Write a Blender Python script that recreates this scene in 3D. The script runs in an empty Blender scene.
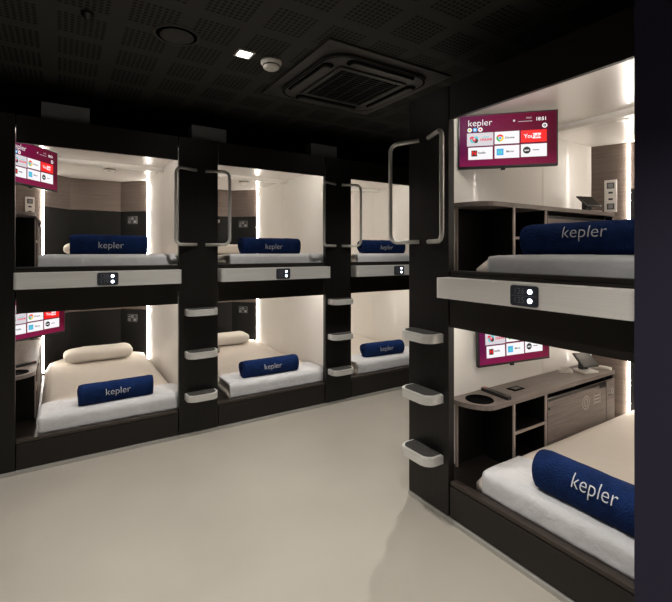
import bpy, bmesh, math, random
from mathutils import Vector, Matrix, noise

C = bpy.context.scene.collection
S = bpy.context.scene
PI = math.pi

# ------------------------------------------------------------------ camera
cam = bpy.data.objects.new('camera', bpy.data.cameras.new('camera'))
C.objects.link(cam)
cam.data.sensor_width = 36.0
cam.data.lens = 432.0 / 672.0 * 36.0
cam.data.shift_y = -49.0 / 672.0
cam.data.clip_start = 0.02
cam.location = (0, 0, 1.4)
cam.rotation_euler = (PI / 2, 0, -math.atan2(0.5373, 0.8434))
S.camera = cam

# ------------------------------------------------------------------ world / exposure
w = bpy.data.worlds.new('world'); S.world = w
w.use_nodes = True
w.node_tree.nodes['Background'].inputs[0].default_value = (0.9, 0.95, 1.0, 1)
w.node_tree.nodes['Background'].inputs[1].default_value = 0.0
S.view_settings.view_transform = 'Standard'
S.view_settings.look = 'None'
S.view_settings.gamma = 1
S.view_settings.use_curve_mapping = False
S.view_settings.exposure = 0.0

LED_STRENGTH = 64.0
DOWN_POWER = 96.0
FILL_STRENGTH = 25.0
SCREEN = 1.0
CEIL = 2.57
FZ = -0.02     # floor level
D1 = 3.42      # plane of the far row
D2 = 1.727     # plane of the near row
DOWNLIGHTS = [(0.913, 2.44, 1.0), (2.455, 2.44, 1.0), (-0.63, 2.44, 0.7),
              (0.55, 0.35, 1.5), (-0.75, 0.9, 0.9), (0.7, -0.9, 0.6)]

# ------------------------------------------------------------------ materials
def mat(name, col, rough=0.5, metal=0.0, spec=0.5, emit=None, estr=0.0, bump=None, vary=None, coat=0.0):
    """bump=(scale, strength, (sx,sy,sz)); vary=(scale, amount, (sx,sy,sz))"""
    m = bpy.data.materials.new(name); m.use_nodes = True
    nt = m.node_tree; b = nt.nodes['Principled BSDF']
    b.inputs['Base Color'].default_value = (*col, 1)
    b.inputs['Roughness'].default_value = rough
    b.inputs['Metallic'].default_value = metal
    b.inputs['Specular IOR Level'].default_value = spec
    b.inputs['Coat Weight'].default_value = coat
    if emit:
        b.inputs['Emission Color'].default_value = (*emit, 1)
        b.inputs['Emission Strength'].default_value = estr
    def nz(scale, st, detail=4):
        tc = nt.nodes.new('ShaderNodeTexCoord'); mp = nt.nodes.new('ShaderNodeMapping')
        mp.inputs['Scale'].default_value = st
        n = nt.nodes.new('ShaderNodeTexNoise'); n.inputs['Scale'].default_value = scale
        n.inputs['Detail'].default_value = detail
        nt.links.new(tc.outputs['Object'], mp.inputs['Vector']); nt.links.new(mp.outputs[0], n.inputs['Vector'])
        return n
    if vary:
        n = nz(vary[0], vary[2])
        r = nt.nodes.new('ShaderNodeMapRange')
        r.inputs['From Min'].default_value = 0.3; r.inputs['From Max'].default_value = 0.7
        r.inputs['To Min'].default_value = 1 - vary[1]; r.inputs['To Max'].default_value = 1 + vary[1]
        mx = nt.nodes.new('ShaderNodeVectorMath'); mx.operation = 'SCALE'
        mx.inputs[0].default_value = col
        nt.links.new(n.outputs['Fac'], r.inputs['Value']); nt.links.new(r.outputs[0], mx.inputs['Scale'])
        nt.links.new(mx.outputs[0], b.inputs['Base Color'])
    if bump:
        n = nz(bump[0], bump[2])
        bp = nt.nodes.new('ShaderNodeBump'); bp.inputs['Strength'].default_value = bump[1]
        bp.inputs['Distance'].default_value = 0.01
        nt.links.new(n.outputs['Fac'], bp.inputs['Height']); nt.links.new(bp.outputs[0], b.inputs['Normal'])
    return m

def emat(name, col, s=1.0):
    return mat(name, (0.01, 0.01, 0.01), 0.4, spec=0.15, emit=col, estr=s)

M = {}
M['black'] = mat('black laminate', (0.0090, 0.0076, 0.0070), 0.38, spec=0.35, vary=(3, 0.35, (60, 60, 0.6)), bump=(3, 0.08, (60, 60, 0.6)))
M['black_matt'] = mat('matt black paint', (0.006, 0.006, 0.006), 0.85, spec=0.15)
M['fascia'] = mat('dark bronze black panel', (0.0125, 0.010, 0.0085), 0.42, spec=0.4)
M['navy'] = mat('dark navy panel', (0.034, 0.031, 0.055), 0.8, spec=0.1)
M['rail'] = mat('bronze edge rail', (0.055, 0.043, 0.036), 0.35, metal=0.3)
M['white'] = mat('cream white laminate', (0.82, 0.79, 0.745), 0.30, spec=0.4, coat=0.15)
M['ceil_white'] = mat('glossy cream ceiling panel', (0.82, 0.79, 0.75), 0.24, spec=0.55, coat=0.3)
M['wood'] = mat('grey oak laminate', (0.115, 0.088, 0.074), 0.5, spec=0.3, vary=(3.0, 0.18, (1.2, 1.2, 26)))
M['desk'] = mat('taupe wood laminate', (0.20, 0.165, 0.150), 0.42, spec=0.4, vary=(3.0, 0.2, (26, 1.6, 26)))
M['edge'] = mat('light desk edging', (0.33, 0.27, 0.24), 0.4)
M['head'] = mat('black headboard', (0.0045, 0.0041, 0.0038), 0.55, spec=0.18)
M['alu'] = mat('brushed aluminium', (0.80, 0.79, 0.77), 0.45, metal=0.4, vary=(4, 0.12, (0.6, 60, 60)), bump=(4, 0.10, (0.6, 60, 60)))
M['alu_lit'] = mat('lit satin aluminium', (0.86, 0.83, 0.80), 0.5, metal=0.1, vary=(4, 0.05, (0.6, 60, 60)))  # aluminium lightened in colour so the near apron looks more strongly lit
M['steel'] = mat('satin steel tube', (0.70, 0.68, 0.65), 0.38, metal=0.6)
M['tread'] = mat('dark anti slip tread', (0.05, 0.048, 0.046), 0.75, bump=(120, 0.9, (1, 1, 1)), vary=(160, 0.6, (1, 1, 1)))
M['towel'] = mat('navy blue terry towel', (0.0085, 0.025, 0.102), 0.95, spec=0.1, vary=(14, 0.28, (1, 1, 1)), bump=(140, 0.8, (1, 1, 1)))
M['embro'] = mat('white embroidery', (0.72, 0.74, 0.80), 0.8)
M['sheet'] = mat('cream fitted sheet', (0.76, 0.70, 0.63), 0.85, spec=0.1, bump=(7, 0.6, (1, 1.6, 1)))
M['duvet'] = mat('white cotton cover', (0.74, 0.745, 0.77), 0.85, spec=0.1, bump=(16, 0.7, (1, 1, 1)))
M['pillow'] = mat('cream pillow case', (0.78, 0.73, 0.67), 0.85, spec=0.1, bump=(12, 0.5, (1, 1, 1)))
M['led'] = emat('warm white light strip', (1.0, 0.925, 0.83), LED_STRENGTH)
M['led_fill'] = emat('soft added fill strip', (1.0, 0.94, 0.86), FILL_STRENGTH)
M['bar'] = mat('near black bars', (0.012, 0.012, 0.011), 0.5)
M['lamp'] = emat('downlight lens', (1.0, 0.95, 0.88), 25)
M['plastic_black'] = mat('black plastic', (0.008, 0.008, 0.009), 0.3)
M['plastic_white'] = mat('off white plastic', (0.76, 0.73, 0.68), 0.4)
M['ac'] = mat('dark grey air unit', (0.033, 0.031, 0.029), 0.45)
M['ac_dark'] = mat('black air slot', (0.002, 0.002, 0.002), 0.9, spec=0.03)
M['duct'] = mat('dark grey box', (0.17, 0.172, 0.18), 0.6)
M['plate_grey'] = mat('pale socket plate', (0.55, 0.52, 0.49), 0.35, metal=0.2)
M['switch'] = mat('dark switch plate', (0.035, 0.033, 0.031), 0.3)
M['glass'] = mat('dark tablet glass', (0.02, 0.02, 0.02), 0.08, spec=0.9)
M['numplate'] = mat('charcoal number plate', (0.035, 0.038, 0.05), 0.35)
M['digit'] = mat('grey digits', (0.16, 0.17, 0.20), 0.4)
M['dot'] = emat('blue white indicator', (0.75, 0.85, 1.0), 7.0)
M['decal'] = mat('pale door decal', (0.55, 0.51, 0.48), 0.5)
M['kick'] = mat('aluminium floor channel', (0.52, 0.51, 0.49), 0.4, metal=0.5)

def screen_mat():
    m = bpy.data.materials.new('magenta screen'); m.use_nodes = True
    nt = m.node_tree; b = nt.nodes['Principled BSDF']
    b.inputs['Base Color'].default_value = (0.003, 0.003, 0.003, 1); b.inputs['Roughness'].default_value = 0.35; b.inputs['Specular IOR Level'].default_value = 0.05
    tc = nt.nodes.new('ShaderNodeTexCoord')
    sx = nt.nodes.new('ShaderNodeSeparateXYZ')
    nt.links.new(tc.outputs['Object'], sx.inputs[0])
    mr = nt.nodes.new('ShaderNodeMapRange'); mr.inputs['From Min'].default_value = -0.27; mr.inputs['From Max'].default_value = 0.27
    nt.links.new(sx.outputs['X'], mr.inputs['Value'])
    cr = nt.nodes.new('ShaderNodeValToRGB')
    e = cr.color_ramp.elements
    e[0].position = 0; e[0].color = (0.10, 0.006, 0.055, 1)
    e[1].position = 1; e[1].color = (0.075, 0.002, 0.014, 1)
    k = e.new(0.35); k.color = (0.16, 0.001, 0.042, 1)
    k = e.new(0.7); k.color = (0.135, 0.002, 0.025, 1)
    nt.links.new(mr.outputs[0], cr.inputs[0])
    mr2 = nt.nodes.new('ShaderNodeMapRange'); mr2.inputs['From Min'].default_value = -0.15; mr2.inputs['From Max'].default_value = -0.06
    mr2.inputs['To Min'].default_value = 1; mr2.inputs['To Max'].default_value = 0
    nt.links.new(sx.outputs['Z'], mr2.inputs['Value'])
    mx = nt.nodes.new('ShaderNodeMixRGB'); mx.inputs[2].default_value = (0.34, 0.02, 0.085, 1)
    mul = nt.nodes.new('ShaderNodeMath'); mul.operation = 'MULTIPLY'; mul.inputs[1].default_value = 0.45
    nt.links.new(mr2.outputs[0], mul.inputs[0]); nt.links.new(mul.outputs[0], mx.inputs[0]); nt.links.new(cr.outputs[0], mx.inputs[1])
    nt.links.new(mx.outputs[0], b.inputs['Emission Color']); b.inputs['Emission Strength'].default_value = SCREEN
    return m
M['scr'] = screen_mat()
M['s_white'] = emat('screen white', (0.95, 0.93, 0.95), SCREEN)
M['s_grey'] = emat('screen light grey', (0.68, 0.64, 0.68), SCREEN)
M['s_red'] = emat('screen red', (0.95, 0.01, 0.01), SCREEN)
M['s_dark'] = emat('screen black', (0.01, 0.01, 0.012), SCREEN)
M['s_blue'] = emat('screen sky blue', (0.05, 0.42, 0.80), SCREEN)
M['s_green'] = emat('screen green', (0.05, 0.45, 0.10), SCREEN)
M['s_yellow'] = emat('screen yellow', (0.95, 0.65, 0.04), SCREEN)
M['s_teal'] = emat('screen teal', (0.10, 0.60, 0.62), SCREEN)
M['s_pink'] = emat('screen pink red', (0.75, 0.05, 0.10), SCREEN)

def ceiling_mat():
    m = bpy.data.materials.new('perforated black ceiling'); m.use_nodes = True
    nt = m.node_tree; b = nt.nodes['Principled BSDF']
    b.inputs['Roughness'].default_value = 0.7; b.inputs['Specular IOR Level'].default_value = 0.25
    tc = nt.nodes.new('ShaderNodeTexCoord'); sx = nt.nodes.new('ShaderNodeSeparateXYZ')
    nt.links.new(tc.outputs['Object'], sx.inputs[0])
    def ma(op, a, bb=None, c=None):
        n = nt.nodes.new('ShaderNodeMath'); n.operation = op
        for i, x in enumerate((a, bb, c)):
            if x is None: continue
            if isinstance(x, (int, float)): n.inputs[i].default_value = x
            else: nt.links.new(x, n.inputs[i])
        return n.outputs[0]
    def axis(o, org):
        t = ma('ADD', o, 30 - org)
        t = ma('FLOORED_MODULO', t, 0.30)          # place in the 30 cm panel
        inside = ma('LESS_THAN', t, 0.224)
        h = ma('FLOORED_MODULO', t, 0.028)
        return inside, ma('SUBTRACT', h, 0.014)
    ix, hx = axis(sx.outputs['X'], 0.58); iy, hy = axis(sx.outputs['Y'], 1.88)
    r = ma('SQRT', ma('ADD', ma('MULTIPLY', hx, hx), ma('MULTIPLY', hy, hy)))
    hole = ma('MULTIPLY', ma('LESS_THAN', r, 0.0100), ma('MULTIPLY', ix, iy))
    mx = nt.nodes.new('ShaderNodeMixRGB'); mx.inputs[1].default_value = (0.038, 0.037, 0.033, 1); mx.inputs[2].default_value = (0.001, 0.001, 0.001, 1)
    nt.links.new(hole, mx.inputs[0]); nt.links.new(mx.outputs[0], b.inputs['Base Color'])
    bp = nt.nodes.new('ShaderNodeBump'); bp.inputs['Distance'].default_value = 0.004; bp.invert = True
    nt.links.new(hole, bp.inputs['Height']); nt.links.new(bp.outputs[0], b.inputs['Normal'])
    return m
M['ceiling'] = ceiling_mat()

def floor_mat():
    m = mat('beige resin floor', (0.435, 0.405, 0.357), 0.42, spec=0.35, vary=(1.3, 0.07, (1, 1, 1)), bump=(40, 0.04, (1, 1, 1)))
    return m
M['floor'] = floor_mat()

# ------------------------------------------------------------------ mesh helpers
class MB:
    """collects shapes into one mesh"""
    def __init__(s):
        s.bm = bmesh.new(); s.mats = []
    def _mi(s, m):
        if m is None: return 0
        if m not in s.mats: s.mats.append(m)
        return s.mats.index(m)
    def box(s, x0, x1, y0, y1, z0, z1, m=None, bev=0.0, seg=2):
        n0 = len(s.bm.faces)
        vs = [s.bm.verts.new((x, y, z)) for x in (x0, x1) for y in (y0, y1) for z in (z0, z1)]
        fs = []
        for q in ((0, 1, 3, 2), (4, 6, 7, 5), (0, 4, 5, 1), (2, 3, 7, 6), (0, 2, 6, 4), (1, 5, 7, 3)):
            fs.append(s.bm.faces.new([vs[i] for i in q]))
        mi = s._mi(m)
        for f in fs: f.material_index = mi
        if bev > 0:
            es = list({e for f in fs for e in f.edges})
            bmesh.ops.bevel(s.bm, geom=es, offset=bev, segments=seg, affect='EDGES', profile=0.5, material=-1)
        return s
    def prism(s, pts, z0, z1, m=None, axis='z', smooth=False):
        """pts = 2D loop; extruded along the axis"""
        def P(a, b, c):
            return {'z': (a, b, c), 'y': (a, c, b), 'x': (c, a, b)}[axis]
        lo = [s.bm.verts.new(P(a, b, z0)) for a, b in pts]
        hi = [s.bm.verts.new(P(a, b, z1)) for a, b in pts]
        mi = s._mi(m); n = len(pts); fs = [s.bm.faces.new(lo[::-1]), s.bm.faces.new(hi)]
        for i in range(n):
            f = s.bm.faces.new((lo[i], lo[(i + 1) % n], hi[(i + 1) % n], hi[i])); f.smooth = smooth; fs.append(f)
        for f in fs: f.material_index = mi
        return s
    def tube(s, pts, r, m=None, n=14, caps=True):
        pts = [Vector(p) for p in pts]; rings = []; mi = s._mi(m)
        prev = None
        for i, p in enumerate(pts):
            d = (pts[min(i + 1, len(pts) - 1)] - pts[max(i - 1, 0)]).normalized()
            if prev is None:
                a = d.orthogonal().normalized()
            else:
                a = (prev - d * prev.dot(d)).normalized()
            prev = a; b = d.cross(a)
            rings.append([s.bm.verts.new(p + (a * math.cos(2 * PI * k / n) + b * math.sin(2 * PI * k / n)) * r) for k in range(n)])
        for A, B in zip(rings, rings[1:]):
            for k in range(n):
                f = s.bm.faces.new((A[k], A[(k + 1) % n], B[(k + 1) % n], B[k])); f.smooth = True; f.material_index = mi
        if caps:
            for R_ in (rings[0][::-1], rings[-1]):
                f = s.bm.faces.new(R_); f.material_index = mi
        return s
    def lathe(s, prof, cx=0, cy=0, m=None, n=28, smooth=True):
        """prof = [(r,z)...] around z"""
        mi = s._mi(m); rings = []
        for r, z in prof:
            if r < 1e-5: rings.append([s.bm.verts.new((cx, cy, z))])
            else: rings.append([s.bm.verts.new((cx + r * math.cos(2 * PI * k / n), cy + r * math.sin(2 * PI * k / n), z)) for k in range(n)])
        for A, B in zip(rings, rings[1:]):
            for k in range(n):
                if len(A) == 1 and len(B) == 1: continue
                if len(A) == 1: v = (A[0], B[(k + 1) % n], B[k])
                elif len(B) == 1: v = (A[k], A[(k + 1) % n], B[0])
                else: v = (A[k], A[(k + 1) % n], B[(k + 1) % n], B[k])
                f = s.bm.faces.new(v); f.smooth = smooth; f.material_index = mi
        return s
    def mesh(s, me, mtx, m=None):
        mi = s._mi(m); vs = [s.bm.verts.new(mtx @ v.co) for v in me.vertices]
        for p in me.polygons:
            try:
                f = s.bm.faces.new([vs[i] for i in p.vertices]); f.material_index = mi
            except ValueError: pass
        return s
    def done(s, name, m=None, recalc=True):
        if recalc: bmesh.ops.recalc_face_normals(s.bm, faces=s.bm.faces)
        me = bpy.data.meshes.new(name); s.bm.to_mesh(me); s.bm.free()
        for x in (s.mats or [m]): me.materials.append(x if not isinstance(x, str) else M[x])
        return me

def link(name, me, parent=None, mtx=None):
    o = bpy.data.objects.new(name, me); C.objects.link(o)
    if parent: o.parent = parent
    if mtx is not None: o.matrix_local = mtx
    return o

def thing(name, label, cat, mtx=None, group=None, me=None):
    o = bpy.data.objects.new(name, me); C.objects.link(o)
    if mtx is not None: o.matrix_world = mtx
    o['label'] = label; o['category'] = cat
    if group: o['group'] = group
    return o

def struct(name, me, mtx=None):
    o = link(name, me, None, mtx); o['kind'] = 'structure'; return o

def text_mesh(body, size=1.0, bold=0.0, align='CENTER'):
    cu = bpy.data.curves.new('t', 'FONT'); cu.body = body; cu.size = size; cu.offset = bold
    cu.align_x = align; cu.align_y = 'CENTER'; cu.resolution_u = 4
    o = bpy.data.objects.new('t', cu); C.objects.link(o)
    dg = bpy.context.evaluated_depsgraph_get()
    me = bpy.data.meshes.new_from_object(o.evaluated_get(dg))
    bpy.data.objects.remove(o); return me

def T(x, y, z, rz=0.0):
    return Matrix.Translation((x, y, z)) @ Matrix.Rotation(rz, 4, 'Z')

def rrect(x0, x1, y0, y1, r, n=6, corners=(1, 1, 1, 1)):
    """rounded rectangle loop; corners: (x0y0, x1y0, x1y1, x0y1)"""
    out = []
    for (cx, cy, a0, on, px, py) in ((x0 + r, y0 + r, PI, corners[0], x0, y0), (x1 - r, y0 + r, 1.5 * PI, corners[1], x1, y0),
                                     (x1 - r, y1 - r, 0, corners[2], x1, y1), (x0 + r, y1 - r, 0.5 * PI, corners[3], x0, y1)):
        if not on: out.append((px, py)); continue
        for k in range(n + 1):
            a = a0 + 0.5 * PI * k / n
            out.append((cx + r * math.cos(a), cy + r * math.sin(a)))
    return out

# ------------------------------------------------------------------ the room
b = MB().box(-2.2, 5.4, -1.8, 5.75, FZ - 0.1, FZ); struct('floor', b.done('floor', M['floor']))
b = MB().box(-2.2, 5.4, -1.8, 5.75, CEIL, CEIL + 0.1); struct('ceiling', b.done('ceiling', M['ceiling']))
for nm, bx in (('wall_back', (-2.2, 5.4, 5.65, 5.75)), ('wall_front', (-2.2, 5.4, -1.8, -1.7)),
               ('wall_left', (-2.2, -2.1, -1.7, 5.65)), ('wall_right', (5.3, 5.4, -1.7, 5.65))):
    b = MB().box(*bx, FZ, CEIL); struct(nm, b.done(nm, M['black_matt']))
# plain black partition that carries the far row on to the left
b = MB().box(-2.1, -0.545, D1, D1 + 0.05, FZ, 2.28); struct('trim_1', b.done('trim_1', M['black']))

# ------------------------------------------------------------------ capsules
FAR = [T(-0.244, D1, 0), T(1.06, D1, 0), T(2.35, D1, 0)]
NEAR = T(D2, 1.60, 0, -PI / 2)
W = 1.0                                     # opening width
PODS = []                                   # (frame matrix, level, words, row group, key)
colw = ['first column from the left in the far row', 'middle column of the far row', 'third column of the far row, half hidden by the near row']
for i, f in enumerate(FAR):
    for lv in (0, 1): PODS.append((f, lv, colw[i], 'far', i))
for lv in (0, 1): PODS.append((NEAR, lv, 'near row on the right', 'near', 3))
BASE = (0.18, 1.285)
CEIL_UP = (0.0, 0.015)
H = 0.90
IX0, IX1 = -0.13, 1.07
BACK = [(IX0, 1.68), (0.092, 1.765), (0.334, 2.05), (0.82, 2.05), (IX1, 1.80)]

def wall_strip(mb, pts, z0, z1, th=0.02):
    """vertical panel following a polyline, thickened away from the pod interior"""
    n = len(pts); out = []
    for i in range(n):
        p = Vector(pts[i]); ns = []
        for a, c in ((i - 1, i), (i, i + 1)):
            if 0 <= a and c < n:
                d = (Vector(pts[c]) - Vector(pts[a])).normalized(); ns.append(Vector((-d.y, d.x)))
        nn = sum(ns, Vector((0, 0))).normalized()
        out.append(p + nn * th)
    loop = [tuple(p) for p in pts] + [tuple(p) for p in out[::-1]]
    mb.prism(loop, z0, z1)

CACHE = {}
def cached(k, fn):
    if k not in CACHE: CACHE[k] = fn()
    return CACHE[k]

def m_side(x0, x1, deep):
    b = MB(); b.box(x0, x1, 0.022, 1.05, 0, H + 0.035); b.box(x0, x1, 1.053, deep, 0, H + 0.035); return b.done('side_wall', M['white'])
def m_floorboard():
    return MB().box(IX0 - 0.02, IX1 + 0.02, 0.022, 2.08, -0.03, 0.0).done('bed_deck', M['fascia'])
def m_ceil():
    return MB().box(IX0, IX1, 0.022, 2.08, H, H + 0.02).done('ceiling_panel', M['ceil_white'])
def m_rail():
    b = MB(); pts = [(0.93, H), (0.93, H - 0.02)] + [(0.965 - 0.035 * math.cos(a), H - 0.02 - 0.018 * math.sin(a)) for a in [PI * k / 8 for k in range(1, 8)]] + [(1.0, H - 0.02), (1.0, H)]
    b.prism(pts, IX0 + 0.002, IX1 - 0.002, axis='x'); return b.done('ceiling_rail', M['white'])
def m_upperback():
    b = MB(); wall_strip(b, BACK[0:2], 0.0, H + 0.014); wall_strip(b, BACK[1:], 0.575, H + 0.014)
    return b.done('wood_panel', M['wood'])
def m_head():
    b = MB(); wall_strip(b, BACK[1:], 0.0, 0.572, 0.03); return b.done('headboard', M['head'])
def m_led(x, y, a):
    b = MB(); c, s_ = math.cos(a), math.sin(a)
    w2, t2 = 0.007, 0.0015
    loop = [(x + u * w2 * c - v * t2 * s_, y + u * w2 * s_ + v * t2 * c) for u, v in ((-1, -1), (1, -1), (1, 1), (-1, 1))]
    b.prism(loop, 0.02, H + 0.010); return b.done('light_strip', M['led'])
def m_switch():
    b = MB(); b.box(-0.062, 0.062, -0.008, 0, -0.043, 0.043, M['switch'], 0.003)
    for i in range(3):
        for j in range(2):
            b.box(-0.052 + i * 0.036, -0.022 + i * 0.036, -0.011, -0.008, -0.034 + j * 0.036, -0.004 + j * 0.036, M['plastic_black'] if (i + j) % 2 else M['duct'])
    b.box(0.028, 0.040, -0.0125, -0.011, -0.026, -0.014, M['plate_grey']); b.box(-0.045, -0.03, -0.0125, -0.011, 0.012, 0.018, M['plate_grey'])
    return b.done('switch_plate')
def m_socket():
    b = MB(); b.box(-0.04, 0.04, -0.008, 0, -0.12, 0.12, M['plate_grey'], 0.004)
    b.box(-0.024, 0.024, -0.010, -0.008, 0.055, 0.100, M['switch']); b.box(-0.024, 0.024, -0.010, -0.008, -0.100, -0.055, M['switch'])
    b.box(-0.014, 0.014, -0.010, -0.008, 0.018, 0.032, M['plastic_black']); b.box(-0.014, 0.014, -0.010, -0.008, -0.030, -0.016, M['plastic_black'])
    b.box(-0.014, 0.014, -0.013, -0.010, 0.062, 0.092, M['duct'], 0.002); b.box(-0.014, 0.014, -0.013, -0.010, -0.092, -0.062, M['duct'], 0.002)
    return b.done('socket_plate')
def m_detector():
    b = MB(); b.lathe([(0, 0), (0.064, 0), (0.064, -0.020), (0.052, -0.026), (0.048, -0.046), (0.032, -0.056), (0, -0.057)], m=M['plastic_white'])
    b.lathe([(0.050, -0.030), (0.0525, -0.031), (0.0515, -0.037), (0.0490, -0.038)], m=M['switch']); return b.done('smoke_detector')
def m_cap():
    return MB().lathe([(0, 0), (0.042, 0), (0.040, -0.006), (0.020, -0.008), (0, -0.008)]).done('ceiling_cap', M['plastic_white'])
def m_fascia(lv):
    b = MB()
    if lv == 0:
        b.box(0.004, W - 0.004, 0, 0.022, 0.006, 0.168, None, 0.002)
    else:
        b.box(0.004, W - 0.004, 0, 0.022, 1.164, 1.281, None)
    return b.done('fascia', M['fascia'])
def m_header(lv):
    z = (1.005, 1.160) if lv == 0 else (2.10, 2.28)
    return MB().box(0.004, W - 0.004, 0, 0.022, *z).done('header', M['fascia'])
def m_fillstrip():  # unseen strip behind the header, added to brighten the interior
    return MB().box(0.04, W - 0.04, 0.026, 0.031, H - 0.055, H - 0.012).done('added_fill_strip', M['led_fill'])
def m_sill(lv):
    z = 0.170 if lv == 0 else 1.281
    return MB().box(0.002, W - 0.002, 0.006, 0.050, z, z + 0.022, None, 0.004).done('edge_rail', M['rail'] if lv == 0 else M['fascia'])
def m_kick(x0, x1):
    return MB().box(x0, x1, -0.010, 0.02, FZ, 0.004, None, 0.003).done('floor_channel', M['kick'])
def m_apron(x1):
    b = MB(); b.prism(rrect(-0.004, x1, -0.10, -0.002, 0.022, corners=(1, 1, 0, 0)), 1.166, 1.268)
    me = b.done('apron'); return me
DIG = {0: ('120', '119'), 1: ('122', '121'), 2: ('124', '123'), 3: ('126', '125')}
def m_plate(key):
    b = MB(); b.prism(rrect(-0.064, 0.064, -0.043, 0.043, 0.012), -0.004, 0.0, M['numplate'], axis='y')
    for k, z in enumerate((0.019, -0.019)):
        me = text_mesh(DIG[key][k], 0.036); b.mesh(me, Matrix.Translation((-0.022, -0.0048, z)) @ Matrix.Rotation(PI / 2, 4, 'X'), M['digit'])
    b.box(-0.060, 0.060, -0.0048, -0.0042, -0.001, 0.001, M['digit'])
    return b.done('number_plate', recalc=False)
def m_dot():
    b = MB(); n = 20
    b.prism([(0.010 * math.cos(2 * PI * k / n), 0.010 * math.sin(2 * PI * k / n)) for k in range(n)], -0.0065, -0.004, axis='y')
    return b.done('indicator_light', M['dot'])

def local(frame, x, y, z, rz=0.0): return frame @ T(x, y, z, rz)

where = {('far', 0, 0): 'left lower capsule of far row', ('far', 0, 1): 'left upper capsule of far row',
         ('far', 1, 0): 'middle lower capsule of far row', ('far', 1, 1): 'middle upper capsule of far row',
         ('far', 2, 0): 'third lower capsule behind near pillar', ('far', 2, 1): 'third upper capsule behind near pillar',
         ('near', 3, 0): 'large near lower capsule', ('near', 3, 1): 'large near upper capsule'}

for f, lv, words, row, key in PODS:
    wh = where[(row, key, lv)]
    lab = {('far', 0, 0): 'lower capsule bunk at left end of far row, cream walls and cream pillow',
           ('far', 0, 1): 'upper capsule bunk at left end of far row, two bright light strips',
           ('far', 1, 0): 'lower capsule bunk in middle of far row, between two step pillars',
           ('far', 1, 1): 'upper capsule bunk in middle of far row, between two pairs of handles',
           ('far', 2, 0): 'lower capsule bunk of far row, partly hidden behind the near pillar',
           ('far', 2, 1): 'upper capsule bunk of far row, partly hidden behind the near pillar',
           ('near', 3, 0): 'large lower capsule bunk on the right with wooden side desk',
           ('near', 3, 1): 'large upper capsule bunk on the right with number plate 126 and 125'}[(row, key, lv)]
    root = thing('capsule_bunk', lab, 'capsule bunk', f @ T(0, 0, 0), 'capsule bunks')
    z = BASE[lv]; up = Matrix.Translation((0, 0, z))
    link('side_wall', cached('sl', lambda: m_side(IX0 - 0.02, IX0, 1.70)), root, up)
    link('side_wall', cached('sr', lambda: m_side(IX1, IX1 + 0.02, 1.80)), root, up)
    link('bed_deck', cached('fb', m_floorboard), root, up)
    cu_ = Matrix.Translation((0, 0, z + CEIL_UP[lv])); link('ceiling_panel', cached('cp', m_ceil), root, cu_)
    link('ceiling_rail', cached('cr', m_rail), root, cu_)
    link('wood_panel', cached('wp', m_upperback), root, up)
    link('headboard', cached('hb', m_head), root, up)
    l1 = link('light_strip', cached('l1', lambda: m_led(0.0950, 1.7570, 0.62)), root, up)
    link('light_strip', cached('l2', lambda: m_led(1.0630, 1.7890, -1.1)), root, up)
    link('fascia', cached(('fa', lv), lambda: m_fascia(lv)), root); link('header', cached(('he', lv), lambda: m_header(lv)), root)
    link('added_fill_strip', cached('fl', m_fillstrip), root, cu_)
    link('edge_rail', cached(('si', lv), lambda: m_sill(lv)), root)
    link('ceiling_cap', cached('cap', m_cap), root, Matrix.Translation((0.33, 1.12, z + H + CEIL_UP[lv])))
    if lv == 0: link('floor_channel', cached('kick', lambda: m_kick(0, W)), root)
    else:
        ap = link('apron', cached(('ap', row), lambda: m_apron(W + 0.004 if row == 'far' else 0.915)), root)
        ap.data.materials.clear(); ap.data.materials.append(M['alu'] if row == 'far' else M['alu_lit'])
        px = {0: 0.515, 1: 0.525, 2: 0.515, 3: 0.505}[key]
        pl = link('number_plate', cached(('np', key), lambda: m_plate(key)), ap, Matrix.Translation((px, -0.1005, 1.217)))
        for dz in (0.019, -0.019):
            link('indicator_light', cached('dot', m_dot), pl, Matrix.Translation((0.028, 0, dz)))
    # switch plate on the right-hand chamfer
    if key < 2:
        d = Matrix.Translation((0.932, 1.938, z + 0.475)) @ Matrix.Rotation(-PI / 4, 4, 'Z')
        link('switch_plate', cached('sw', m_switch), root, d @ Matrix.Translation((0, -0.002, 0)))
    if (row, lv) == ('near', 1) or key == 0:
        link('socket_plate', cached('so', m_socket), root, Matrix.Translation((-0.012, 1.722, z + 0.53)) @ Matrix.Rotation(math.atan2(0.085, 0.222), 4, 'Z'))
    if lv == 1 and key < 2:
        thing('smoke_detector', 'white round smoke detector on the ceiling inside ' + wh, 'smoke detector',
              local(f, 0.63, 1.11, z + H + CEIL_UP[lv]), 'smoke detectors inside the capsules', cached('sd', m_detector))

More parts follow.
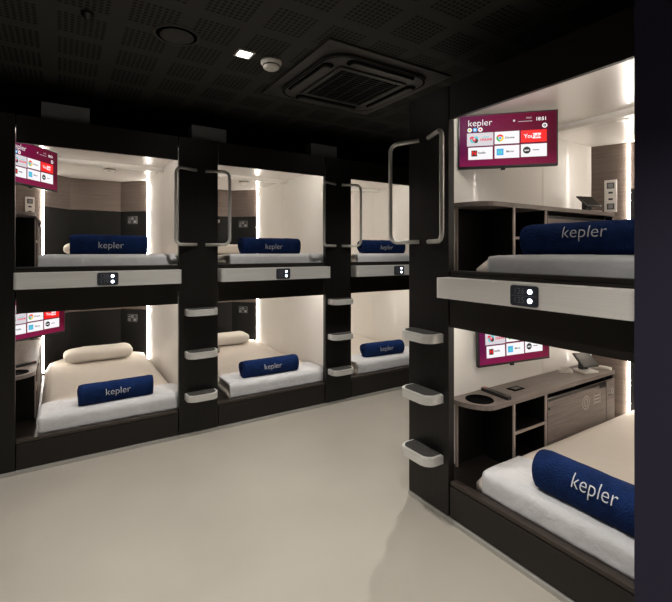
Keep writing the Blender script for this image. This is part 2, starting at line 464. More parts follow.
# ------------------------------------------------------------------ ladder pillars
def m_step():
    b = MB(); b.prism(rrect(-0.118, 0.118, -0.115, 0, 0.06, n=8, corners=(1, 1, 0, 0)), -0.048, 0)
    bmesh.ops.bevel(b.bm, geom=[e for e in b.bm.edges if abs(e.verts[0].co.z - e.verts[1].co.z) < 1e-6 and e.verts[0].co.z > -0.001], offset=0.004, segments=2, affect='EDGES')
    return b.done('step', M['alu'])
def m_tread():
    b = MB(); b.prism(rrect(-0.104, 0.104, -0.101, -0.002, 0.048, n=8, corners=(1, 1, 0, 0)), 0.0, 0.002); return b.done('tread_pad', M['tread'])
def m_handle(sg):
    b = MB(); A = Vector((sg * 0.035, 0, 2.035)); B = Vector((sg * 0.205, -0.072, 2.035)); B2 = B.copy(); B2.z = 1.457; A2 = A.copy(); A2.z = 1.457
    pts = [A]; r = 0.048; d = (B - A).normalized()
    c = B - d * r - Vector((0, 0, r))
    for k in range(9):
        a = PI / 2 * k / 8; pts.append(c + d * r * math.sin(a) + Vector((0, 0, r * math.cos(a))))
    c2 = B2 - d * r + Vector((0, 0, r))
    for k in range(9):
        a = PI / 2 * k / 8; pts.append(c2 + d * r * math.cos(a) - Vector((0, 0, r * math.sin(a))))
    pts.append(A2); b.tube(pts, 0.0122, n=16)
    return b.done('grab_handle', M['steel'])
def pillar(mtx, x0, x1, label, cx, hx, steps=True, side=None, group='step pillars between the bunks'):
    root = thing('step_pillar' if steps else 'end_pillar', label, 'pillar', mtx, group)
    b = MB(); b.box(x0 + 0.002, x1 - 0.002, -0.004, 0.04, 0.006, 2.28, None, 0.002)
    link('post', b.done('post', M['black']), root)
    link('floor_channel', m_kick(x0, x1), root)
    if side: b = MB(); b.box(*side, FZ, 2.28); link('side_panel', b.done('side_panel', M['black']), root)
    if steps:
        for z in (0.317, 0.641, 0.964):
            s_ = link('step', cached('step', m_step), root, Matrix.Translation((cx, -0.004, z)))
            link('tread_pad', cached('tread', m_tread), s_)
        for sg in (-1, 1):
            link('grab_handle', cached(('gh', sg), lambda: m_handle(sg)), root, Matrix.Translation((hx, -0.004, 0)))
    return root
F0 = T(0, D1, 0)
pillar(F0, -0.54, -0.244, 'plain black end pillar without steps at left edge of far row', 0, 0, steps=False, group=None)
pillar(F0, 0.757, 1.06, 'black step pillar left of the middle column, three steps and two handles', 0.918, 0.925)
pillar(F0, 2.06, 2.35, 'black step pillar right of the middle column, three steps and two handles', 2.205, 2.205)
pillar(F0, 3.35, 3.64, 'black end pillar without steps behind the near row', 0, 0, steps=False, group=None)
pillar(T(D2, 1.60, 0, -PI / 2), -0.31, 0.0, 'large black step pillar at corner of near row, nearest the camera', -0.155, -0.185, side=(-0.31, -0.285, 0.045, 2.2))
# first column opening is 1.0 wide from -0.25; the post beside it starts at 0.75

# added panel in place of a dark border strip, right of the near opening
o = thing('added_edge_panel', 'dark navy full height panel added in place of a border strip at right edge', 'panel', T(0, 0, 0), None,
          MB().box(1.60, 1.710, 0.30, 0.675, FZ, CEIL - 0.002).done('added_edge_panel', M['navy']))

# boxes standing on top of the far row
def m_topbox():
    b = MB(); b.box(0, 0.28, 0, 0.12, 0, 0.115, None, 0.003)
    return b.done('top_box', M['duct'])
for x, lb in ((-0.11, 'dark grey box on top of the left column of the far row'), (0.86, 'dark grey box on top of the first step pillar'),
              (1.93, 'dark grey box on top of the second step pillar')):
    thing('cable_box', lb, 'box', T(x, D1 + 0.03, 2.282), 'dark boxes on top of the far row', cached('tb', m_topbox))
# roof boards of the rows (they carry the boxes)
b = MB(); b.box(-0.54, 3.64, D1 + 0.045, D1 + 2.15, 2.262, 2.28); struct('trim_2', b.done('trim_2', M['black_matt']))
b = MB(); b.box(D2 + 0.045, D2 + 2.2, 0.3, 1.885, 2.262, 2.28); struct('trim_3', b.done('trim_3', M['black_matt']))

# ------------------------------------------------------------------ bedding
def m_mattress():
    x0, x1, y0, y1, h = 0.115, 1.055, 0.075, 1.72, 0.082
    nx, ny = 26, 40; bm = bmesh.new(); top = []; r = 0.05
    def ed(t): return max(0.0, min(1.0, t))
    for j in range(ny + 1):
        row = []
        for i in range(nx + 1):
            u, v = i / nx, j / ny; x = x0 + (x1 - x0) * u
            ye = min(1.765 + (x - 0.092) * 1.178, 2.05, 2.05 - (x - 0.82)) - 0.02; y = y0 + (ye - y0) * v
            e = min(x - x0, x1 - x, y - y0, ye - y); k = 1 - ed(e / r)
            z = h * (1 - 0.65 * k * k) + 0.004 * noise.noise(Vector((x * 5, y * 3, 1))) * (1 - k)
            row.append(bm.verts.new((x, y, z)))
        top.append(row)
    for j in range(ny):
        for i in range(nx):
            f = bm.faces.new((top[j][i], top[j][i + 1], top[j + 1][i + 1], top[j + 1][i])); f.smooth = True
    rim = [top[0][i] for i in range(nx + 1)] + [top[j][nx] for j in range(1, ny + 1)] + [top[ny][i] for i in range(nx - 1, -1, -1)] + [top[j][0] for j in range(ny - 1, 0, -1)]
    lo = [bm.verts.new((v.co.x, v.co.y, 0.0)) for v in rim]
    n = len(rim)
    for i in range(n): f = bm.faces.new((rim[i], lo[i], lo[(i + 1) % n], rim[(i + 1) % n])); f.smooth = True
    bm.faces.new(lo)
    bmesh.ops.recalc_face_normals(bm, faces=bm.faces)
    me = bpy.data.meshes.new('mattress'); bm.to_mesh(me); bm.free(); me.materials.append(M['sheet']); return me

def m_duvet(top, seed, depth=0.36, x0=0.118, er=0.055, b=0.088, fr=0.03):
    """folded cover: slab on the foot of the mattress with a flap down its front"""
    y0, y1 = 0.053, depth
    prof = []
    # outer: from flap bottom up the front, over the top, down the back fold
    for k in range(5): prof.append((y0, 0.006 + (top - fr - 0.006) * k / 4))
    for k in range(1, 7): a = PI / 2 * k / 6; prof.append((y0 + fr * (1 - math.cos(a)), top - fr + fr * math.sin(a)))
    for k in range(1, 12): prof.append((y0 + fr + (y1 - y0 - fr - 0.02) * k / 11, top))
    hh = (top - b) / 2
    for k in range(1, 7): a = PI * k / 6; prof.append((y1 - 0.02 + 0.02 * math.sin(a), b + hh + hh * math.cos(a)))
    for k in range(1, 8): prof.append((y1 - 0.02 - (y1 - 0.02 - 0.072) * k / 7, b))
    for k in range(1, 4): prof.append((0.071, b - (b - 0.006) * k / 3))
    x1, nx = 1.052, 56; bm = bmesh.new(); rings = []
    for i in range(nx + 1):
        u = i / nx; x = x0 + (x1 - x0) * u; e = min(u, 1 - u) * (x1 - x0); k = max(0, 1 - e / er); ring = []
        for (y, z) in prof:
            out = z > b + 0.004 or y < 0.06
            n1 = noise.noise(Vector((x * 9 + seed, y * 9, z * 6 + seed))) ; n2 = noise.noise(Vector((x * 26, y * 20 + seed, z * 20)))
            zz, yy = z, y
            if z > b + 0.004:
                zz = b + (z - b) * (1 - 0.6 * k * k) + (0.009 * n1 + 0.004 * n2) * min(1, (z - b) / 0.03)
            if y < 0.06 and z < b + 0.02: yy = y - 0.0006 - 0.003 * abs(n1) + k * k * 0.004
            ring.append(bm.verts.new((x, yy, max(0.004, zz))))
        rings.append(ring)
    m = len(prof)
    for A, B in zip(rings, rings[1:]):
        for k in range(m):
            f = bm.faces.new((A[k], A[(k + 1) % m], B[(k + 1) % m], B[k])); f.smooth = True
    bm.faces.new(rings[0][::-1]); bm.faces.new(rings[-1])
    bmesh.ops.recalc_face_normals(bm, faces=bm.faces)
    me = bpy.data.meshes.new('folded_cover'); bm.to_mesh(me); bm.free(); me.materials.append(M['duvet']); return me

def m_pillow():
    L, D, Hh = 0.315, 0.14, 0.064; bm = bmesh.new(); nu, nv = 40, 20; rings = []
    def sp(c, p): return math.copysign(abs(c) ** p, c)
    for j in range(1, nv):
        ph = -PI / 2 + PI * j / nv; ring = []
        for i in range(nu):
            th = 2 * PI * i / nu
            x = L * sp(math.cos(ph), 0.28) * sp(math.cos(th), 0.28); y = D * sp(math.cos(ph), 0.5) * sp(math.sin(th), 0.5); z = Hh * sp(math.sin(ph), 0.75)
            z *= 1 - 0.12 * abs(x / L) ** 6
            n = noise.noise(Vector((x * 8, y * 10, z * 6)))
            if z > -0.03: z += 0.012 * n
            ring.append(bm.verts.new((x, y, max(z, -Hh * 0.95))))
        rings.append(ring)
    t = bm.verts.new((0, 0, Hh)); bt = bm.verts.new((0, 0, -Hh * 0.95))
    for A, B in zip(rings, rings[1:]):
        for i in range(nu): f = bm.faces.new((A[i], A[(i + 1) % nu], B[(i + 1) % nu], B[i])); f.smooth = True
    for i in range(nu):
        bm.faces.new((rings[-1][i], rings[-1][(i + 1) % nu], t)).smooth = True; bm.faces.new((rings[0][(i + 1) % nu], rings[0][i], bt)).smooth = True
    bmesh.ops.recalc_face_normals(bm, faces=bm.faces)
    me = bpy.data.meshes.new('pillow'); bm.to_mesh(me); bm.free(); me.materials.append(M['pillow']); return me

def towel_r(a):          # outer radius of the roll (y,z) at angle a, flattened underneath
    return 0.078 + 0.003 * math.sin(3 * a + 1)
def m_towel(L, seed):
    th = 0.0125; turns = 3.6; n = 150; bm = bmesh.new()
    def path(t):          # t 0..1 from the loose end inward
        a = -0.35 * PI - 2 * PI * turns * t
        r = towel_r(a) - 0.0140 * turns * t - th / 2
        return a, max(r, 0.004)
    outer, inner = [], []
    for i in range(n + 1):
        a, r = path(i / n)
        tt = th * (0.55 if i < 3 else 1.0)
        for lst, rr in ((outer, r + tt / 2), (inner, r - tt / 2)):
            rr = max(rr, 0.001); y = rr * math.cos(a) * 1.05; z = rr * math.sin(a)
            zmin = -0.069 + (0.078 - rr) * 0.9
            lst.append((y, max(z, zmin)))
    nx = 22; loops = []
    for k in range(nx + 1):
        x = -L / 2 + L * k / nx; e = min(k, nx - k) / nx * L; s_ = 1 - 0.06 * max(0, 1 - e / 0.02) ** 2
        lo = []
        for lst in (outer, inner):
            row = []
            for i, (y, z) in enumerate(lst):
                dn = 0.0035 * noise.noise(Vector((x * 14 + seed, y * 16, z * 16))) if lst is outer and i < n / turns else 0
                f_ = s_ + dn / 0.07
                row.append(bm.verts.new((x + 0.006 * noise.noise(Vector((seed, i * 0.06, 0))) * (1 if k in (0, nx) else 0), y * f_, z * (f_ if z > -0.05 else 1))))
            lo.append(row)
        loops.append(lo)
    for A, B in zip(loops, loops[1:]):
        for s in (0, 1):
            for i in range(n):
                f = bm.faces.new((A[s][i], A[s][i + 1], B[s][i + 1], B[s][i])); f.smooth = True
        for i in (0, n):
            bm.faces.new((A[0][i], A[1][i], B[1][i], B[0][i]))
    for A in (loops[0], loops[-1]):
        for i in range(n): bm.faces.new((A[0][i], A[0][i + 1], A[1][i + 1], A[1][i]))
    bmesh.ops.recalc_face_normals(bm, faces=bm.faces)
    me = bpy.data.meshes.new('towel'); bm.to_mesh(me); bm.free(); me.materials.append(M['towel']); return me
def m_kepler(size=0.066, elev=0.30, off=0.0):
    """the word embroidered round the front of the roll"""
    src = text_mesh('kepler', size * 1.04, -0.0007); bm = bmesh.new(); bm.from_mesh(src)
    bmesh.ops.triangulate(bm, faces=bm.faces); bmesh.ops.subdivide_edges(bm, edges=bm.edges, cuts=2, use_grid_fill=True)
    for v in bm.verts:
        x, h = v.co.x, v.co.y; a = elev + h / 0.078; r = 0.0845
        v.co = Vector((x * 1.04 + off, -r * math.cos(a) * 1.05, r * math.sin(a)))
    me = bpy.data.meshes.new('embroidery'); bm.to_mesh(me); bm.free(); me.materials.append(M['embro']); return me

mt = m_mattress(); TOPS = {(k, l): ((0.132, 0.098)[l] if k < 3 else (0.136, 0.102)[l]) for k in range(4) for l in (0, 1)}
dv = {(0, 0): m_duvet(0.132, 23, b=0.113, fr=0.045), (1, 0): m_duvet(0.132, 3, b=0.113, fr=0.045), (0, 1): m_duvet(0.098, 11), (1, 1): m_duvet(0.098, 31), (3, 0): m_duvet(0.136, 41, x0=0.165, er=0.11, b=0.113, fr=0.05), (3, 1): m_duvet(0.102, 47, x0=0.200, er=0.09)}
# per capsule: towel centre x, y, length, rotation
TW = {(0, 0): (0.593, 0.160, 0.49, 0.03), (0, 1): (0.548, 0.15, 0.50, 0.0), (1, 0): (0.52, 0.175, 0.52, -0.02), (1, 1): (0.515, 0.15, 0.55, 0.0),
      (2, 0): (0.525, 0.18, 0.48, -0.08), (2, 1): (0.50, 0.16, 0.54, 0.0), (3, 0): (0.70, 0.16, 0.56, -0.02), (3, 1): (0.655, 0.155, 0.60, 0.0)}
look = {(0, 0): 'bright blue', (0, 1): 'dark blue', (1, 0): 'bright blue', (1, 1): 'dark blue', (2, 0): 'bright blue', (2, 1): 'dark blue', (3, 0): 'large blue', (3, 1): 'large dark blue'}
for f, lv, words, row, key in PODS:
    wh = where[(row, key, lv)]; z = BASE[lv]
    m_ = thing('mattress', 'cream sheeted mattress in the ' + wh, 'mattress', local(f, 0, 0, z) @ Matrix.Diagonal((1, 1, 1.29 if lv == 0 else 1, 1)), 'mattresses', mt)
    d_ = thing('folded_cover', 'white folded bed cover across front of ' + wh, 'bed cover', local(f, 0, 0, z), 'folded white bed covers', dv[(key % 2 if key < 3 else 3, lv)])
    cx, cy, L, rz = TW[(key, lv)]; top = TOPS[(key, lv)]
    tw = thing('rolled_towel', look[(key, lv)] + ' rolled towel with white lettering in ' + wh, 'towel', local(f, cx, cy, z + top + (0.0722 if (key, lv) != (3, 0) else 0.0865), rz), 'rolled blue towels')
    if (key, lv) == (3, 0): tw.scale = (1, 1.22, 1.2)
    link('towel_roll', m_towel(L, key * 2.3 + lv), tw); link('lettering', cached(('kp', key == 3, lv), lambda: m_kepler(0.060 if key < 3 else 0.066, {(0, 0): 0.12, (0, 1): -0.10, (1, 0): 0.50, (1, 1): 0.28}[(int(key == 3), lv)])), tw)
    if key < 2:
        thing('pillow', 'cream pillow at the head of the ' + wh, 'pillow', local(f, 0.58, 1.70 if lv == 0 else 1.68, z + (0.172 if lv == 0 else 0.147), 0), 'cream pillows', cached('pi', m_pillow))

# ------------------------------------------------------------------ side desks
XE = 0.095
def desk_outline(x0, x1, y0, y1, r):
    pts = [(x0, y0), (x0 + 0.03, y0)]
    for k in range(9):
        a = -PI / 2 + PI / 2 * k / 8
        pts.append((x1 - (x1 - x0 - 0.03) + (x1 - x0 - 0.03) * math.cos(a), y0 + r + r * math.sin(a)))
    pts += [(x1, y1), (x0, y1)]
    return pts
def m_desktop():
    b = MB(); o = desk_outline(IX0 + 0.002, XE, 0.135, 1.55, 0.13)
    b.prism(o, 0.365, 0.390)
    return b.done('desk_top', M['desk'])
def m_cup():  # flat disc and rim; the black paints the shade inside the hole
    b = MB(); n = 28
    b.lathe([(0.0, 0.0004), (0.066, 0.0004), (0.070, 0.0030), (0.076, 0.0030), (0.078, 0.0)], m=M['ac_dark']); return b.done('cup_recess')
def m_carcass():
    b = MB()
    b.box(IX0 + 0.003, IX0 + 0.013, 0.20, 1.55, 0.001, 0.364)                  # back
    b.box(IX0 + 0.013, XE - 0.012, 0.418, 0.430, 0.001, 0.364)
    b.box(IX0 + 0.013, XE - 0.012, 0.725, 0.738, 0.001, 0.364)
    b.box(IX0 + 0.013, XE - 0.012, 1.43, 1.445, 0.001, 0.364)
    b.box(IX0 + 0.013, XE - 0.012, 1.54, 1.55, 0.001, 0.364)
    return b.done('carcass', M['head'])
def m_edges():
    return [MB().box(*q, 0.001, 0.364).done('edge_strip', M['edge']) for q in
            ((XE - 0.012, XE - 0.004, 0.416, 0.432), (XE - 0.012, XE - 0.004, 0.723, 0.740), (IX0 + 0.022, IX0 + 0.034, 0.165, 0.177))]
def m_shelf():
    b = MB(); b.box(IX0 + 0.013, XE - 0.014, 0.430, 0.725, 0.190, 0.200, M['head']); b.box(XE - 0.014, XE - 0.005, 0.432, 0.723, 0.188, 0.202, M['edge'])
    return b.done('shelf')
def m_door(y0, y1):
    return MB().box(XE - 0.012, XE, y0, y1, 0.004, 0.335, None, 0.0015).done('door', M['desk'])
def m_slot(y0, y1, z0, z1):
    return MB().box(XE, XE + 0.002, y0, y1, z0, z1).done('handle', M['plastic_black'])
def ring(b, cy, cz, ry, rz, t, x, m=None, n=24):
    for k in range(n):
        a, c = 2 * PI * k / n, 2 * PI * (k + 1) / n
        vs = [b.bm.verts.new((x, cy + (ry + d) * math.cos(q), cz + (rz + d) * math.sin(q))) for q, d in ((a, 0), (c, 0), (c, t), (a, t))]
        fc = b.bm.faces.new(vs); fc.material_index = b._mi(m)
def m_decal1():
    b = MB(); ring(b, 1.17, 0.235, 0.040, 0.040, 0.004, XE + 0.0012); ring(b, 1.17, 0.235, 0.017, 0.024, 0.004, XE + 0.0012)
    for k in range(3): b.box(XE + 0.0006, XE + 0.0012, 1.28, 1.34, 0.255 - k * 0.022, 0.260 - k * 0.022)
    b.box(XE + 0.0006, XE + 0.0012, 1.27, 1.274, 0.20, 0.275); b.box(XE + 0.0006, XE + 0.0012, 1.346, 1.35, 0.20, 0.275)
    return b.done('door_mark', M['decal'])
def m_decal2():
    b = MB(); b.box(XE + 0.0006, XE + 0.0014, 1.458, 1.52, 0.225, 0.237, M['switch']); ring(b, 1.515, 0.25, 0.012, 0.016, 0.004, XE + 0.0014, M['decal'])
    return b.done('door_mark')
for f, lv, words, row, key in PODS:
    if key == 2: continue
    z = BASE[lv]; wh = where[(row, key, lv)]
    g = f @ T(0, 0, z)
    root = thing('side_desk', 'narrow taupe side desk with rounded front corner in ' + wh, 'side desk', g, 'side desks in the capsules')
    link('desk_top', cached('dt', m_desktop), root)
    link('cup_recess', cached('cup', m_cup), root, Matrix.Translation((-0.018, 0.262, 0.3902)))
    link('carcass', cached('dc', m_carcass), root); [link('edge_strip', q_, root) for q_ in cached('de', m_edges)]; link('shelf', cached('dsf', m_shelf), root)
    dr = link('door', cached('d1', lambda: m_door(0.742, 1.430)), root); link('handle', cached('h1', lambda: m_slot(0.75, 1.34, 0.318, 0.333)), dr)
    d2 = link('door', cached('d2', lambda: m_door(1.436, 1.548)), root)
    if key == 3:
        link('handle', cached('h2', lambda: m_slot(1.345, 1.425, 0.298, 0.335)), dr)
        link('door_mark', cached('k1', m_decal1), dr); link('door_mark', cached('k2', m_decal2), d2)
        link('lock', MB().lathe([(0, 0.004), (0.008, 0.004), (0.008, 0)], n=14).done('lock', M['plastic_black']), dr,
             Matrix.Translation((XE, 0.755, 0.275)) @ Matrix.Rotation(PI / 2, 4, 'Y'))

# things on the desks
def m_remote():
    b = MB(); b.prism(rrect(-0.019, 0.019, -0.100, 0.100, 0.010), 0, 0.018, M['plastic_black'])
    for j in range(7):
        for i in range(3): b.box(-0.013 + i * 0.010, -0.007 + i * 0.010, -0.06 + j * 0.018, -0.052 + j * 0.018, 0.018, 0.0195, M['switch'])
    b.box(-0.004, 0.004, 0.078, 0.085, 0.018, 0.020, M['s_pink'])
    return b.done('remote_control')
thing('remote_control', 'black remote control lying by the cup recess on near lower side desk', 'remote control', local(NEAR, -0.018, 0.405, BASE[0] + 0.3902, PI / 2 - 0.1), 'remote controls', cached('rc', m_remote))
thing('remote_control', 'black remote control on the side desk in the left lower capsule of the far row', 'remote control', local(FAR[0], 0.005, 0.46, BASE[0] + 0.3902, -0.9), 'remote controls', cached('rc', m_remote))
thing('cable_tray', 'small black recessed outlet behind the remote on near lower side desk', 'desk outlet', local(NEAR, -0.025, 0.60, BASE[0] + 0.3902, 0), None,
      MB().box(-0.030, 0.030, -0.050, 0.050, 0, 0.003, M['ac_dark'], 0.001).box(-0.018, 0.018, -0.03, 0.03, 0.003, 0.005, M['plastic_black']).done('cable_tray'))
def tablet(g, label, base=True):
    root = thing('desk_tablet', label, 'tablet', g, 'tablets on stands')
    b = MB(); b.box(-0.070, 0.070, -0.005, 0.005, -0.060, 0.060, M['plastic_black'], 0.003)
    tb = link('tablet_body', b.done('tablet_body'), root, Matrix.Translation((0, 0.010, 0.082)) @ Matrix.Rotation(-0.85, 4, 'X'))
    link('glass', MB().box(-0.063, 0.063, -0.0065, -0.0052, -0.053, 0.053).done('glass', M['glass']), tb)
    b = MB(); b.box(-0.06, 0.06, -0.045, 0.06, 0, 0.014, M['plastic_white'], 0.004); b.box(-0.03, 0.03, 0.012, 0.045, 0.014, 0.075, M['plastic_black'], 0.003)
    link('stand', b.done('stand'), root)
    return root
tablet(local(NEAR, 0.012, 1.34, BASE[0] + 0.3905, 1.30), 'dark tablet on a white stand at back of near lower side desk')
tablet(local(NEAR, -0.010, 1.43, BASE[1] + 0.3905, 1.30), 'dark tablet tilted back on the near upper side desk')
# coiled white cable behind the lower tablet
b = MB(); pts = []
for k in range(70):
    a = 2 * PI * k / 28; r = 0.040 + 0.003 * math.sin(k * 0.7)
    pts.append((r * math.cos(a), r * 1.2 * math.sin(a), 0.004 + 0.0022 * k / 7))
b.tube(pts, 0.0035, n=8)
thing('coiled_cable', 'coiled white cable beside the tablet on near lower side desk', 'cable', local(NEAR, -0.06, 1.20, BASE[0] + 0.3905), None, b.done('coiled_cable', M['plastic_white']))
b = MB(); b.tube([(-0.05, 0, 0.014), (-0.02, 0.012, 0.016), (0.02, 0.012, 0.016), (0.05, 0, 0.014)], 0.011, n=12)
thing('handset', 'small white handset right of the tablet on near lower side desk', 'handset', local(NEAR, 0.045, 1.49, BASE[0] + 0.3905, 0.4), None, b.done('handset', M['plastic_white']))

# ------------------------------------------------------------------ televisions
TWd, THt = 0.527, 0.308
def m_tvbody():
    b = MB(); b.box(-TWd / 2, TWd / 2, -0.003, 0.022, -THt / 2, THt / 2, None, 0.003); b.box(-0.15, 0.15, 0.022, 0.045, -0.11, 0.09, None, 0.006)
    return b.done('casing', M['plastic_black'])
def m_screen():
    b = MB(); x0, z1 = -TWd / 2 + 0.008, THt / 2 - 0.008
    b.box(x0, -x0, -0.0045, -0.003, -THt / 2 + 0.014, z1, M['scr'])
    def X(u): return -TWd / 2 + TWd * u
    def Z(v): return THt / 2 - THt * v
    def R(u0, u1, v0, v1, m, d=1, r=0.0):
        y = -0.0045 - 0.0006 * d
        vs = [b.bm.verts.new(p) for p in ((X(u0), y, Z(v1)), (X(u1), y, Z(v1)), (X(u1), y, Z(v0)), (X(u0), y, Z(v0)))]
        fc = b.bm.faces.new(vs); fc.material_index = b._mi(M[m])
    def D(u, v, r, m, d=1, a0=0, a1=2 * PI, n=20):
        y = -0.0045 - 0.0006 * d
        vs = [b.bm.verts.new((X(u) + r * math.cos(a0 + (a1 - a0) * k / n), y, Z(v) + r * math.sin(a0 + (a1 - a0) * k / n))) for k in range(n + (0 if a1 - a0 > 6.2 else 1))]
        if a1 - a0 < 6.2: vs = vs + [b.bm.verts.new((X(u), y, Z(v)))]
        fc = b.bm.faces.new(vs); fc.material_index = b._mi(M[m])
    def Tx(s, u, v, size, m, d=2, bold=0.0, al='CENTER'):
        me = text_mesh(s, size, bold, al)
        b.mesh(me, Matrix.Translation((X(u), -0.0045 - 0.0006 * d, Z(v))) @ Matrix.Rotation(PI / 2, 4, 'X'), M[m])
    Tx('kepler', 0.225, 0.165, 0.052, 's_white', bold=-0.0003)
    Tx('18:51', 0.835, 0.155, 0.026, 's_white', bold=0.0006)
    Tx('09/02', 0.715, 0.125, 0.012, 's_grey'); R(0.61, 0.75, 0.178, 0.186, 's_grey'); D(0.57, 0.16, 0.006, 's_grey')
    D(0.12, 0.285, 0.0125, 's_white'); D(0.12, 0.285, 0.007, 's_yellow', 2); D(0.12, 0.285, 0.007, 's_green', 3, 2, 4)
    D(0.175, 0.285, 0.0125, 's_blue'); D(0.175, 0.285, 0.005, 's_white', 2)
    D(0.23, 0.285, 0.0125, 's_white'); D(0.23, 0.285, 0.006, 's_pink', 2)
    D(0.87, 0.275, 0.0135, 's_white'); D(0.87, 0.275, 0.0075, 's_dark', 2); D(0.87, 0.275, 0.003, 's_white', 3)
    c = ((0.092, 0.362), (0.375, 0.622), (0.637, 0.89))
    R(*c[0], 0.345, 0.585, 's_grey'); R(*c[1], 0.345, 0.570, 's_white'); R(*c[2], 0.345, 0.565, 's_red')
    R(0.105, 0.355, 0.61, 0.835, 's_white'); R(*c[1], 0.60, 0.83, 's_white'); R(*c[2], 0.595, 0.825, 's_white')
    # tile 1: split heart and red word
    D(0.145, 0.445, 0.013, 's_pink', 2); D(0.185, 0.445, 0.013, 's_teal', 2); D(0.150, 0.485, 0.013, 's_teal', 3); D(0.182, 0.488, 0.013, 's_dark', 3); D(0.166, 0.465, 0.011, 's_pink', 4); D(0.166, 0.452, 0.004, 's_white', 5)
    R(0.25, 0.32, 0.42, 0.435, 's_teal', 2); Tx('ONLINE', 0.288, 0.475, 0.018, 's_pink', bold=0.0008)
    # tile 2: round three colour wheel
    for k, m in enumerate(('s_red', 's_green', 's_yellow')):
        a0 = (PI / 6, PI / 6 + 2 * PI / 3, PI / 6 + 4 * PI / 3)[k]; D(0.43, 0.46, 0.020, m, 2, a0, a0 + 2 * PI / 3)
    D(0.43, 0.46, 0.0095, 's_white', 3); D(0.43, 0.46, 0.0072, 's_blue', 4); Tx('Chrome', 0.525, 0.46, 0.015, 's_dark', bold=0.0004)
    # tile 3
    Tx('You', 0.715, 0.455, 0.030, 's_white', bold=0.0006)
    R(0.752, 0.832, 0.405, 0.500, 's_white', 2); Tx('Tube', 0.792, 0.455, 0.027, 's_red', 3, 0.0006)
    R(0.137, 0.197, 0.665, 0.775, 's_dark', 2); Tx('N', 0.167, 0.72, 0.032, 's_red', 3, 0.001); Tx('Netflix', 0.245, 0.715, 0.015, 's_dark', bold=0.0004)
    R(0.395, 0.465, 0.655, 0.775, 's_blue', 2); R(0.408, 0.452, 0.69, 0.745, 's_teal', 3); Tx('Mirror', 0.53, 0.712, 0.015, 's_dark', bold=0.0004)
    D(0.695, 0.705, 0.0195, 's_dark', 2); Tx('aon', 0.695, 0.705, 0.016, 's_white', 3, 0.0005); R(0.755, 0.815, 0.700, 0.712, 's_dark', 2)
    return b.done('screen', recalc=False)
def m_ir():
    return MB().box(-0.012, 0.012, -0.004, 0.012, -0.012, 0, None, 0.003).done('sensor', M['plastic_black'])
def tv(f, xl, yl, xr, yr, zc, label, roll=0.0, arm=True):
    ang = math.atan2(yr - yl, xr - xl); cx, cy = (xl + xr) / 2, (yl + yr) / 2
    g = f @ T(cx, cy, zc, ang) @ Matrix.Rotation(roll, 4, 'Y')
    root = thing('television', label, 'television', g, 'small televisions in the capsules')
    link('casing', cached('tvb', m_tvbody), root); link('screen', cached('tvs', m_screen), root)
    link('sensor', cached('tvi', m_ir), root, Matrix.Translation((-0.02, 0, -THt / 2)))
    # bracket back to the side wall
    inv = (f @ T(cx, cy, zc, ang)).inverted() @ f
    p1 = inv @ Vector((IX0 + 0.004, cy + 0.05, zc)); p0 = Vector((0, 0.045, 0))
    b = MB(); mid = (p0 + p1) / 2
    if (p1 - p0).length > 0.03 and p1.y > 0.05:
        b.tube([p0, p1], 0.011, n=10)
    b.box(-0.04, 0.04, 0.045, 0.051, -0.04, 0.04)
    link('wall_bracket', b.done('wall_bracket', M['plastic_black']), root)
    return root
tv(NEAR, -0.104, 0.212, 0.246, 0.556, 2.028, 'large television with magenta screen hanging in the near upper capsule', 0.0)
tv(NEAR, -0.075, 0.315, 0.048, 0.832, 0.887, 'television half hidden by the header in the near lower capsule', -0.030)
tv(FAR[0], -0.068, 0.160, 0.222, 0.605, 2.020, 'television cut off by the pillar in the left upper capsule of the far row', 0.0)
tv(FAR[0], -0.116, 0.440, 0.270, 0.790, 0.895, 'television with its top hidden in the left lower capsule of the far row', 0.0)
tv(FAR[1], -0.085, 0.160, 0.170, 0.630, 0.893, 'television seen edge on in the middle lower capsule of the far row', 0.0)

# ------------------------------------------------------------------ ceiling fittings
def area_lamp(x, y, p):
    ld = bpy.data.lights.new('downlight_lamp', 'SPOT'); ld.energy = DOWN_POWER * p; ld.color = (1.0, 0.95, 0.87)
    ld.spot_size = math.radians(112); ld.spot_blend = 1.0; ld.shadow_soft_size = 0.018
    return ld
def downlight(x, y, p, label):
    root = thing('downlight', label, 'ceiling light', T(x, y, CEIL), 'square ceiling downlights')
    b = MB()
    for q in ((-0.05, 0.05, -0.05, -0.038), (-0.05, 0.05, 0.038, 0.05), (-0.05, -0.038, -0.038, 0.038), (0.038, 0.05, -0.038, 0.038)):
        b.box(*q, -0.006, 0)
    link('frame', b.done('frame', M['plastic_white']), root)
    link('lens', MB().box(-0.038, 0.038, -0.038, 0.038, -0.0045, 0).done('lens', M['lamp']), root)
    l = bpy.data.objects.new('lamp', area_lamp(x, y, p)); C.objects.link(l); l.parent = root; l.location = (0, 0, -0.02)
nm = ['lit square downlight in the black ceiling left of the smoke detector', 'square downlight over the aisle behind the near row',
      'square downlight outside the left edge of the photo', 'square downlight above the camera', 'square downlight above and left of the camera', 'square downlight behind the camera']
for (x, y, p), n_ in zip(DOWNLIGHTS, nm): downlight(x, y, p, n_)
thing('smoke_detector', 'cream round smoke detector on the black ceiling beside the downlight', 'smoke detector', T(1.085, 2.44, CEIL), None, cached('sd', m_detector))
b = MB(); b.lathe([(0, -0.002), (0.075, -0.002), (0.080, -0.008), (0.084, -0.010), (0.086, -0.010)], m=M['ac'], n=40); b.lathe([(0.086, -0.010), (0.090, -0.003), (0.106, -0.003)], m=M['ac_dark'], n=40); b.lathe([(0.106, -0.003), (0.110, -0.010), (0.116, -0.006), (0.118, 0)], m=M['ac'], n=40)
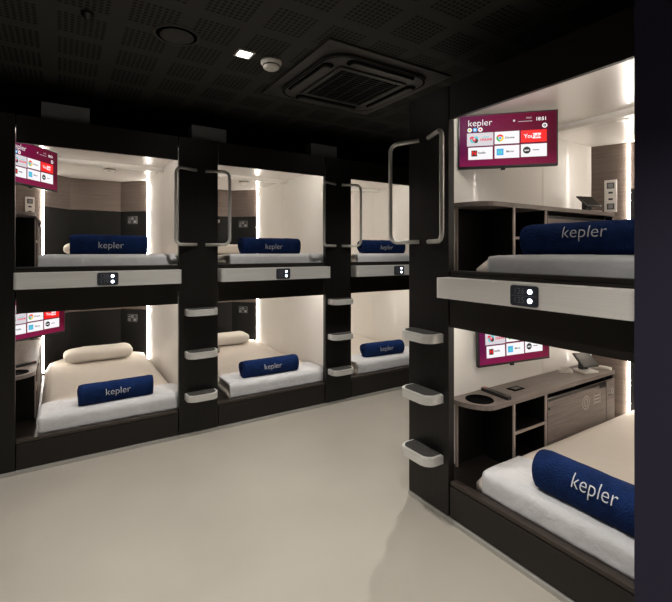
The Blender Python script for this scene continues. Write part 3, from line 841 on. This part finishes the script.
sp = thing('ceiling_speaker', 'dark round speaker grille set in the perforated ceiling', 'speaker', T(0.528, 2.425, CEIL), None)
link('rim', b.done('rim'), sp)
link('grille', MB().lathe([(0, -0.0045), (0.07, -0.0045), (0.074, -0.003)], n=40).done('grille', mat('speaker mesh', (0.045, 0.044, 0.040), 0.7, bump=(400, 0.5, (1, 1, 1)))), sp)
b = MB(); b.lathe([(0, -0.035), (0.012, -0.033), (0.014, -0.020), (0.028, -0.016), (0.030, 0)], n=20)
thing('sprinkler', 'small black sprinkler head on the ceiling left of the round speaker', 'sprinkler', T(0.11, 2.436, CEIL), None, b.done('sprinkler', M['plastic_black']))

# air conditioning cassette
ax0, ax1, ay0, ay1 = 1.235, 2.18, 2.00, 2.95
acx, acy = (ax0 + ax1) / 2, (ay0 + ay1) / 2; hw = 0.4725
root = thing('air_conditioner', 'large dark square air conditioning cassette in the ceiling', 'air conditioner', T(acx, acy, CEIL))
b = MB(); b.box(-hw, hw, -hw, hw, -0.012, 0, None, 0.004)
b.prism(rrect(-0.40, 0.40, -0.40, 0.40, 0.15, n=10), -0.030, -0.012); link('panel', b.done('panel', M['ac']), root)
def frame(b, o, i, z0, z1, m=None):
    b.box(-o, o, -o, -i, z0, z1, m); b.box(-o, o, i, o, z0, z1, m); b.box(-o, -i, -i, i, z0, z1, m); b.box(i, o, -i, i, z0, z1, m)
b = MB(); mi_ = b._mi(M['ac_dark']); lo_ = rrect(-0.395, 0.395, -0.395, 0.395, 0.145, n=10); li_ = rrect(-0.383, 0.383, -0.383, 0.383, 0.135, n=10)
for k in range(len(lo_)):
    k2 = (k + 1) % len(lo_); f_ = b.bm.faces.new([b.bm.verts.new((*q, -0.0306)) for q in (lo_[k], lo_[k2], li_[k2], li_[k])]); f_.material_index = mi_
link('groove', b.done('groove'), root)
b = MB(); frame(b, 0.265, 0.235, -0.040, -0.030); link('grille_frame', b.done('grille_frame', M['ac']), root)
b = MB(); b.box(-0.235, 0.235, -0.235, 0.235, -0.0325, -0.0302, M['ac_dark'])
for k in range(17): b.box(-0.235, 0.235, -0.224 + k * 0.028 - 0.003, -0.224 + k * 0.028 + 0.003, -0.037, -0.0325, M['bar'])
for k in range(5): b.box(-0.19 + k * 0.095 - 0.003, -0.19 + k * 0.095 + 0.003, -0.235, 0.235, -0.039, -0.037, M['bar'])
link('grille', b.done('grille'), root)
for k in range(4):
    a = k * PI / 2; R4 = Matrix.Rotation(a, 4, 'Z')
    b = MB(); b.prism(rrect(-0.26, 0.26, 0.295, 0.375, 0.035, n=6), -0.0320, -0.0302, M['ac_dark']); sl = link('air_slot', b.done('air_slot'), root, R4)
    b = MB(); b.prism(rrect(-0.235, 0.235, 0.310, 0.362, 0.02, n=5), -0.046, -0.034, M['ac']); link('flap', b.done('flap'), sl)
